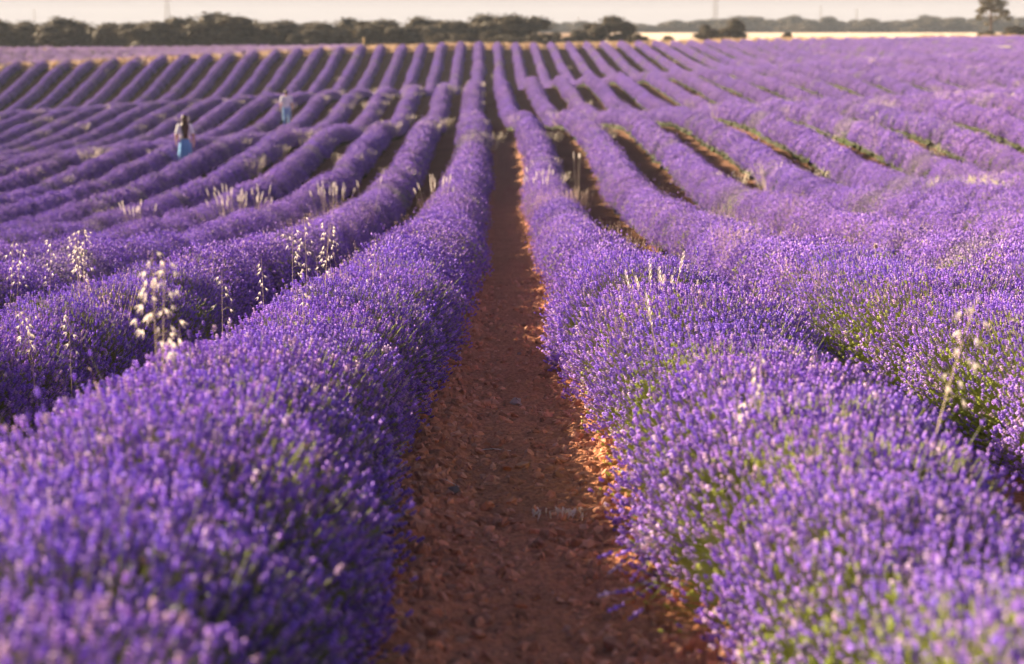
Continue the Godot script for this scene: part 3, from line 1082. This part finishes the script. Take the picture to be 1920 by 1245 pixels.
	var po := solo("marker_post", post.mesh(), painted(Color.WHITE, 0.7), "short yellowish marker post at the far end of the rows", "post")
	po.position = spot(pxp, pd)

	# dry grass at the ends of the rows
	var tuft := Shape.new()
	for k in 140:
		var w := rng.randf() * TAU
		var r := rng.randf() * 0.22
		var dir := Vector3(cos(w) * 0.5, rng.randf_range(0.5, 1.2), sin(w) * 0.5).normalized()
		leaf(tuft, Vector3(cos(w) * r, 0, sin(w) * r), dir, frame(dir)[0], rng.randf_range(0.25, 0.6), 0.02, tinted(Color(0.52, 0.38, 0.25), rng.randf_range(0.7, 1.2)))
	where = []
	tints = []
	for k in range(-30, 34):
		for q in (9 if k < 6 else 4):
			var x := row_x(k) + rng.randf_range(-0.8, 0.8) * (0.7 if k < 6 else 1.0)
			var d := field_edge(x) + rng.randf_range(-1.2, 2.6)
			where.append(Transform3D(Basis(Vector3.UP, rng.randf() * 6) * rng.randf_range(0.7, 1.5), spot(x, d)))
			tints.append(tinted(Color.WHITE, rng.randf_range(0.8, 1.1)))
	for k in 1500:
		var x := rng.randf_range(-75, 70)
		var d := field_edge(x) + rng.randf_range(2, 34) + (40.0 if x < -12.0 else 0.0)
		where.append(Transform3D(Basis(Vector3.UP, rng.randf() * 6) * rng.randf_range(0.6, 1.3), spot(x, d)))
		tints.append(tinted(Color.WHITE, rng.randf_range(0.8, 1.1)))
	tag(scatter("dry_grass", tuft.mesh(), straw_mat, where, tints, self), "tan dry grass growing at the far ends of the rows", "dry grass", "", "stuff")
	# pale weeds grown through the rows, thickest along the two rises
	var weed := Shape.new()
	for k in 46:
		var w := rng.randf() * TAU
		var dir := Vector3(cos(w) * 0.45, rng.randf_range(0.7, 1.2), sin(w) * 0.45).normalized()
		var foot := Vector3(cos(w), 0, sin(w)) * rng.randf() * 0.12
		leaf(weed, foot, dir, frame(dir)[0], rng.randf_range(0.4, 0.72), 0.005, tinted(Color(0.62, 0.55, 0.38), rng.randf_range(0.8, 1.2)))
		for j in 5: leaf(weed, foot + dir * rng.randf_range(0.45, 0.68), (dir + Vector3(rng.randf_range(-1, 1), 0.3, rng.randf_range(-1, 1))).normalized(), Vector3.UP.cross(dir).normalized(), 0.04, 0.010, Color(0.78, 0.70, 0.54))
	where = []
	tints = []
	for k in 620:
		var d := rng.randf_range(34, 160)
		if k < 330: d = [108.0, 64.0, 103.0][k % 3] + rng.randfn() * 5.0
		var x := rng.randf_range(-0.27, 0.29) * d
		if k < 330 and k % 3 != 1: x = -absf(x)
		if d > field_edge(x): continue
		var thick := 0.5 + 0.5 * fine.get_noise_2d(x * 2.0, d * 2.0)
		if rng.randf() > thick - 0.14: continue
		x = row_x(roundi((x - PATH_X) / ROW - 0.5)) + rng.randf_range(-0.45, 0.45) + spline(K_BEND, d)
		where.append(Transform3D(Basis(Vector3.UP, rng.randf() * 6) * rng.randf_range(0.8, 1.15), spot(x, d)))
		tints.append(tinted(Color.WHITE, rng.randf_range(0.8, 1.15)))
	tag(scatter("pale_weeds", weed.mesh(), straw_mat, where, tints, self), "pale dry weeds poking up through the lavender rows", "weeds", "", "stuff")

	# fine brown wisps of dead weeds on the crests near the camera
	var wisp := Shape.new()
	for k in 16:
		var w := rng.randf() * TAU
		var dir := Vector3(cos(w) * 0.3, 1.0, sin(w) * 0.3).normalized()
		var foot := Vector3(rng.randf_range(-0.12, 0.12), 0.3, rng.randf_range(-0.12, 0.12))
		var tip := foot + dir * rng.randf_range(0.3, 0.44)
		var tone := tinted(Color(0.55, 0.40, 0.30), rng.randf_range(0.8, 1.2))
		tube(wisp, [foot, foot.lerp(tip, 0.6), tip], [0.0011, 0.0009, 0.0005], 3, tone)
		for j in 4:
			var at := foot.lerp(tip, rng.randf_range(0.78, 1.0))
			leaf(wisp, at, (dir + Vector3(rng.randf_range(-1, 1), 0.6, rng.randf_range(-1, 1))).normalized(), frame(dir)[0], 0.018, 0.004, tinted(Color(0.72, 0.58, 0.46), rng.randf_range(0.8, 1.15)))
	where = []
	tints = []
	for k in 420:
		var row: int = [-2, -1, 0, 0, 1, 1, 2][rng.randi() % 7]
		var d := rng.randf_range(6.0, 34.0)
		if fine.get_noise_2d(row * 31.0, d * 6.0) < 0.05: continue
		where.append(Transform3D(Basis(Vector3.UP, rng.randf() * 6) * rng.randf_range(0.85, 1.08), spot(row_x(row) + spread(row, d) + rng.randf_range(-0.4, 0.4), d)))
		tints.append(tinted(Color.WHITE, rng.randf_range(0.8, 1.1)))
	tag(scatter("dead_weeds", wisp.mesh(), straw_mat, where, tints, self), "fine brown dead weed stalks showing on the nearer row crests", "weeds", "", "stuff")
	for e in [[1878, 150.0, 26, 1.6, "pale green weed patch at the right edge, farther of two on the slope"], [1868, 122.0, 26, 1.5, "pale green weed patch at the right edge, nearer of two on the slope"], [1815, 33.0, 30, 0.9, "broad pale green weed patch in the rows at right, nearest the camera"]]:
		var s := Shape.new()
		for k in int(e[2]) * 24:
			var foot := Vector3(clampf(rng.randfn(), -1.6, 1.6) * e[3] * 0.4, rng.randf_range(0.25, 0.4), clampf(rng.randfn(), -1.6, 1.6) * 0.3)
			var dir := Vector3(rng.randf_range(-0.5, 0.5), 1, rng.randf_range(-0.5, 0.5)).normalized()
			leaf(s, foot, dir, frame(dir)[0], rng.randf_range(0.2, 0.36), 0.012, tinted(Color(0.36, 0.36, 0.17), rng.randf_range(0.8, 1.4)))
		solo("weed_patch", s.mesh(), straw_mat, e[4], "weeds", "pale green weed patches").position = spot((e[0] - 913.0) / F * e[1], e[1])

	# ---- the path's litter
	build_clods()
	stone(968, 757, 0.040, Color(0.40, 0.30, 0.25), "grey rounded stone in the middle of the path, farthest of the large ones")
	stone(853, 950, 0.042, Color(0.17, 0.125, 0.105), "dark grey angular stone at the left side of the path")
	stone(980, 878, 0.034, Color(0.50, 0.28, 0.17), "orange-brown flat stone in the middle of the path below the straw")
	stone(868, 1020, 0.040, Color(0.38, 0.18, 0.11), "large red-brown clod below the dark grey stone")
	stone(1008, 1030, 0.030, Color(0.30, 0.15, 0.10), "red-brown clod in the middle of the path below the fallen oat")
	stone(975, 668, 0.028, Color(0.30, 0.19, 0.15), "small dark stone up the path beyond the grey rounded stone")
	stone(1105, 830, 0.030, Color(0.5, 0.32, 0.24), "pale stone at the right side of the path by the lavender")
	stone(905, 1165, 0.030, Color(0.36, 0.18, 0.12), "clod at the near end of the path, left of centre")
	stone(1150, 1215, 0.045, Color(0.34, 0.17, 0.11), "big clod at the near right corner of the path")
	for e in [[895, 838, 958, 858, "long pale straw lying across the middle of the path"], [812, 918, 862, 935, "thin straw at the left side of the path"], [1215, 1105, 1290, 1100, "pale straw lying at the foot of the right lavender row"]]:
		var d := 4.0
		while d < 30.0 and pix(e[0], e[1], d).y > ground(pix(e[0], e[1], d).x, d) + 0.03: d += 0.02
		var a := pix(e[0], e[1], d)
		var b := pix(e[2], e[3], d - 0.12)
		a.y = ground(a.x, d) + path_height(a.x, d) + 0.012
		b.y = ground(b.x, d - 0.12) + path_height(b.x, d - 0.12) + 0.014
		var s := Shape.new()
		tube(s, [a - a, (b - a) * 0.5 + Vector3(0, 0.008, 0), b - a], [0.0016, 0.0014, 0.001], 4, HUSK)
		solo("straw", s.mesh(), straw_mat, e[4], "straw", "straws on the dirt path").position = a

	# ---- wild oats and other dry plants, nearest last
	for v in 5: husk_meshes.append(husk(rng.randf_range(0.15, 0.42)))
	var O := [  # base pixel x, distance, tip pixel x, y, spikelets, spread, size, stems, label
		[18, 12.6, 26, 446, 15, 0.06, 1.1, 2, "dry wild oat nearest the left edge of the photo"],
		[90, 12.4, 96, 442, 16, 0.05, 1.1, 1, "slim dry wild oat second from the left edge"],
		[155, 12.2, 158, 424, 26, 0.06, 1.1, 3, "bushy dry wild oat third from the left edge"],
		[70, 9.0, 45, 572, 14, 0.05, 1.0, 2, "low dry wild oat bent over the lavender at the left edge"],
		[130, 9.0, 128, 575, 10, 0.05, 1.0, 1, "low dry wild oat right of the bent one at left"],
		[420, 9.2, 416, 508, 12, 0.05, 0.9, 1, "small dry wild oat between the two pale oats on the left gap"],
		[500, 10.3, 490, 484, 15, 0.025, 1.0, 1, "narrow dry wild oat with a one-sided spike, left of the tallest oats"],
		[545, 11.0, 548, 424, 20, 0.07, 1.1, 1, "dry wild oat leaning left among the tall ones over the dark gap"],
		[585, 11.2, 570, 400, 22, 0.06, 1.0, 1, "tallest dry wild oat over the dark gap left of the path"],
		[600, 11.4, 617, 412, 22, 0.06, 1.0, 2, "dry wild oat right of the tallest, over the dark gap"],
		[575, 9.6, 565, 532, 12, 0.05, 0.9, 2, "short dry wild oat before the tall ones"],
		[690, 12.0, 705, 440, 10, 0.05, 0.8, 1, "thin dry wild oat on the crest of the row left of the path"],
		[300, 6.2, 285, 468, 30, 0.06, 1.15, 2, "large pale blurred wild oat standing at the left row's edge"],
		[372, 6.6, 335, 610, 7, 0.05, 1.0, 1, "few-grained oat bent over right of the large blurred oat"],
		[1690, 5.4, 1836, 548, 17, 0.05, 1.3, 1, "tall blurred wild oat leaning right on the right row"],
		[1428, 6.4, 1426, 640, 9, 0.02, 1.2, 1, "upright blurred wild oat on the crest of the right row"],
		[1400, 6.0, 1412, 700, 8, 0.04, 1.2, 1, "low blurred oat beside the upright one on the right row"],
	]
	for e in O:
		var x: float = pix(e[0], 600.0, e[1]).x
		oat(spot(x, e[1]), pix(e[2], e[3], e[1] - 0.05), e[4], e[5], e[6], e[8], e[7])
	var G := [  # pixel x, distance, width, height, heads, label
		[445, 35.0, 1.0, 1.02, 26, "large pale clump of dry grass left of the people's rows"],
		[492, 34.5, 0.3, 1.0, 6, "small dry grass clump beside the large pale clump"],
		[625, 35.5, 0.65, 1.0, 18, "pale dry grass clump over the second gap left of the path"],
		[692, 34.0, 0.08, 1.05, 2, "lone dry grass stalk right of the pale clump"],
		[820, 32.5, 0.55, 0.97, 14, "pale dry grass clump on the crest of the row left of the path"],
		[1020, 36.0, 0.55, 0.98, 13, "pale dry grass clump on the crest of the row right of the path"],
		[1082, 37.0, 0.12, 1.2, 3, "dry grass stalks beside the first gap right of the path"],
		[262, 34.0, 0.7, 0.95, 12, "flattened pale grass clump towards the left edge"],
		[1645, 46.0, 0.2, 1.15, 4, "dry grass stalks alone among the right-hand rows"],
		[1228, 10.9, 0.10, 0.86, 4, "three pale foxtail spikes on the crest of the right row"],
		[1262, 10.7, 0.09, 0.82, 3, "shorter pale foxtail spikes beside the three on the right row"],
		[1316, 10.6, 0.03, 0.80, 1, "single pale foxtail spike over the first gap on the right"],
		[1280, 8.4, 0.03, 0.74, 1, "single pale foxtail spike nearer on the right row"],
	]
	for e in G: grass_clump("dry_grass_clump", spot((e[0] - 913.0) / F * e[1], e[1]), e[2], e[3], e[4], e[5], Color(0.84, 0.78, 0.68), 0.009 if e[1] < 15.0 else 0.012)

	# dried thistle standing above the second row on the right
	var th := thing("thistle", "single dried thistle head on a thin stalk above the second right row", "thistle", spot((1640.0 - 913.0) / F * 13.2, 13.2))
	var ts := Shape.new()
	var top := pix(1642, 462, 13.2) - th.position
	tube(ts, [Vector3.ZERO, top * 0.5 + Vector3(0.01, 0, 0), top], [0.003, 0.0025, 0.002], 5, tinted(STRAW, 0.7))
	part("stalk", ts.mesh(), straw_mat, th)
	ts = Shape.new()
	ball(ts, top, Vector3(0.014, 0.014, 0.014), 6, 9, 0.15, Color(0.3, 0.22, 0.16), 0.3)
	for k in 40:
		var dir := Vector3(rng.randfn(), rng.randfn() + 0.8, rng.randfn()).normalized()
		leaf(ts, top + dir * 0.011, dir, frame(dir)[0], 0.014, 0.003, Color(0.66, 0.58, 0.46))
	part("flower_head", ts.mesh(), straw_mat, th)

	# fallen oat on the path, and sprigs that hang into it
	var fp := pix(1045, 962, 7.0)
	var fd := 4.0
	while fd < 20.0 and pix(1045, 962, fd).y > ground(pix(1045, 962, fd).x, fd) + 0.06: fd += 0.02
	fp = pix(1045, 962, fd)
	var fo := thing("fallen_oat", "fallen wild oat ear with pale grains lying across the dirt path", "wild oat", Vector3(fp.x, ground(fp.x, fd) + path_height(fp.x, fd) + 0.03, -fd))
	var fs := Shape.new()
	tube(fs, [Vector3(-0.09, 0.0, 0.01), Vector3(0.0, 0.018, 0), Vector3(0.09, 0.012, -0.01), Vector3(0.2, 0.03, -0.03)], [0.0006, 0.001, 0.0012, 0.0014], 4, STRAW)
	part("stem", fs.mesh(), straw_mat, fo)
	for k in 13:
		var o := part("spikelet", husk_meshes[k % 5], husk_mat, fo)
		o.position = Vector3(-0.09 + 0.0155 * k + rng.randf_range(-0.004, 0.004), 0.018 + rng.randf_range(-0.006, 0.012), rng.randf_range(-0.015, 0.015))
		o.rotation = Vector3(rng.randf_range(-0.5, 0.5), rng.randf() * 3.0, rng.randf_range(0.2, 1.0))
		o.scale = Vector3.ONE * 1.4
	for e in [[1150, 1035, 1250, 1010, 5.9, "lavender sprig drooping onto the path, farther of two"], [1155, 1110, 1270, 1100, 5.3, "lavender sprig drooping onto the path, nearer of two"]]:
		var root: Vector3 = pix(e[2], e[3], e[4])
		var g := thing("lavender_sprig", e[5], "lavender", root, 0.0, "sprigs hanging into the path")
		for q in 4:
			var tip: Vector3 = pix(e[0] + q * 17.0, e[1] + [0, 22, -6, 30][q], e[4]) - root
			var gs := Shape.new()
			tube(gs, [Vector3(0.12, 0.06, 0), tip * 0.4 + Vector3(0, 0.03, 0), tip], [0.0013, 0.0012, 0.001], 4, STEM)
			part("stem", gs.mesh(), lav_mats[4], g)
			gs = Shape.new()
			flower(gs, tip, (tip + Vector3(0, -0.02, 0)).normalized(), 0.055, 0.0075, 0, false)
			part("flower_spike", gs.mesh(), lav_mats[0], g)
	# withered daisy-like heads in the left foreground
	for e in [[238, 1086, 3.9, Color(0.8, 0.78, 0.72), "white withered flower head in the left foreground, left of two pale ones"], [272, 1070, 3.95, Color(0.8, 0.55, 0.3), "pale orange withered flower head in the left foreground"],
			[573, 847, 5.2, Color(0.75, 0.6, 0.42), "small cream flower head among the purple, upper of two"], [592, 873, 5.1, Color(0.75, 0.6, 0.42), "small cream flower head among the purple, lower of two"], [330, 1162, 3.7, Color(0.8, 0.78, 0.74), "white withered flower head nearest the bottom left"]]:
		var p := pix(e[0], e[1], e[2])
		var w := thing("withered_flower", e[4], "flower", Vector3(p.x, ground(p.x, e[2]), -e[2]), 0.0)
		var lift := p.y - w.position.y + 0.02
		var ws := Shape.new()
		tube(ws, [Vector3.ZERO, Vector3(0.01, lift * 0.6, 0), Vector3(0, lift, 0)], [0.002, 0.0017, 0.0014], 4, STEM)
		part("stem", ws.mesh(), straw_mat, w)
		ws = Shape.new()
		ball(ws, Vector3(0, lift, 0), Vector3(0.008, 0.007, 0.008), 4, 8, 0.1, e[3], 0.2)
		for k in 9:
			var a := TAU * k / 9.0
			var dir := Vector3(cos(a), rng.randf_range(0.2, 0.9), sin(a)).normalized()
			leaf(ws, Vector3(0, lift, 0), dir, Vector3.UP.cross(dir).normalized(), 0.016, 0.008, tinted(e[3], rng.randf_range(0.85, 1.1)))
		part("flower_head", ws.mesh(), straw_mat, w)
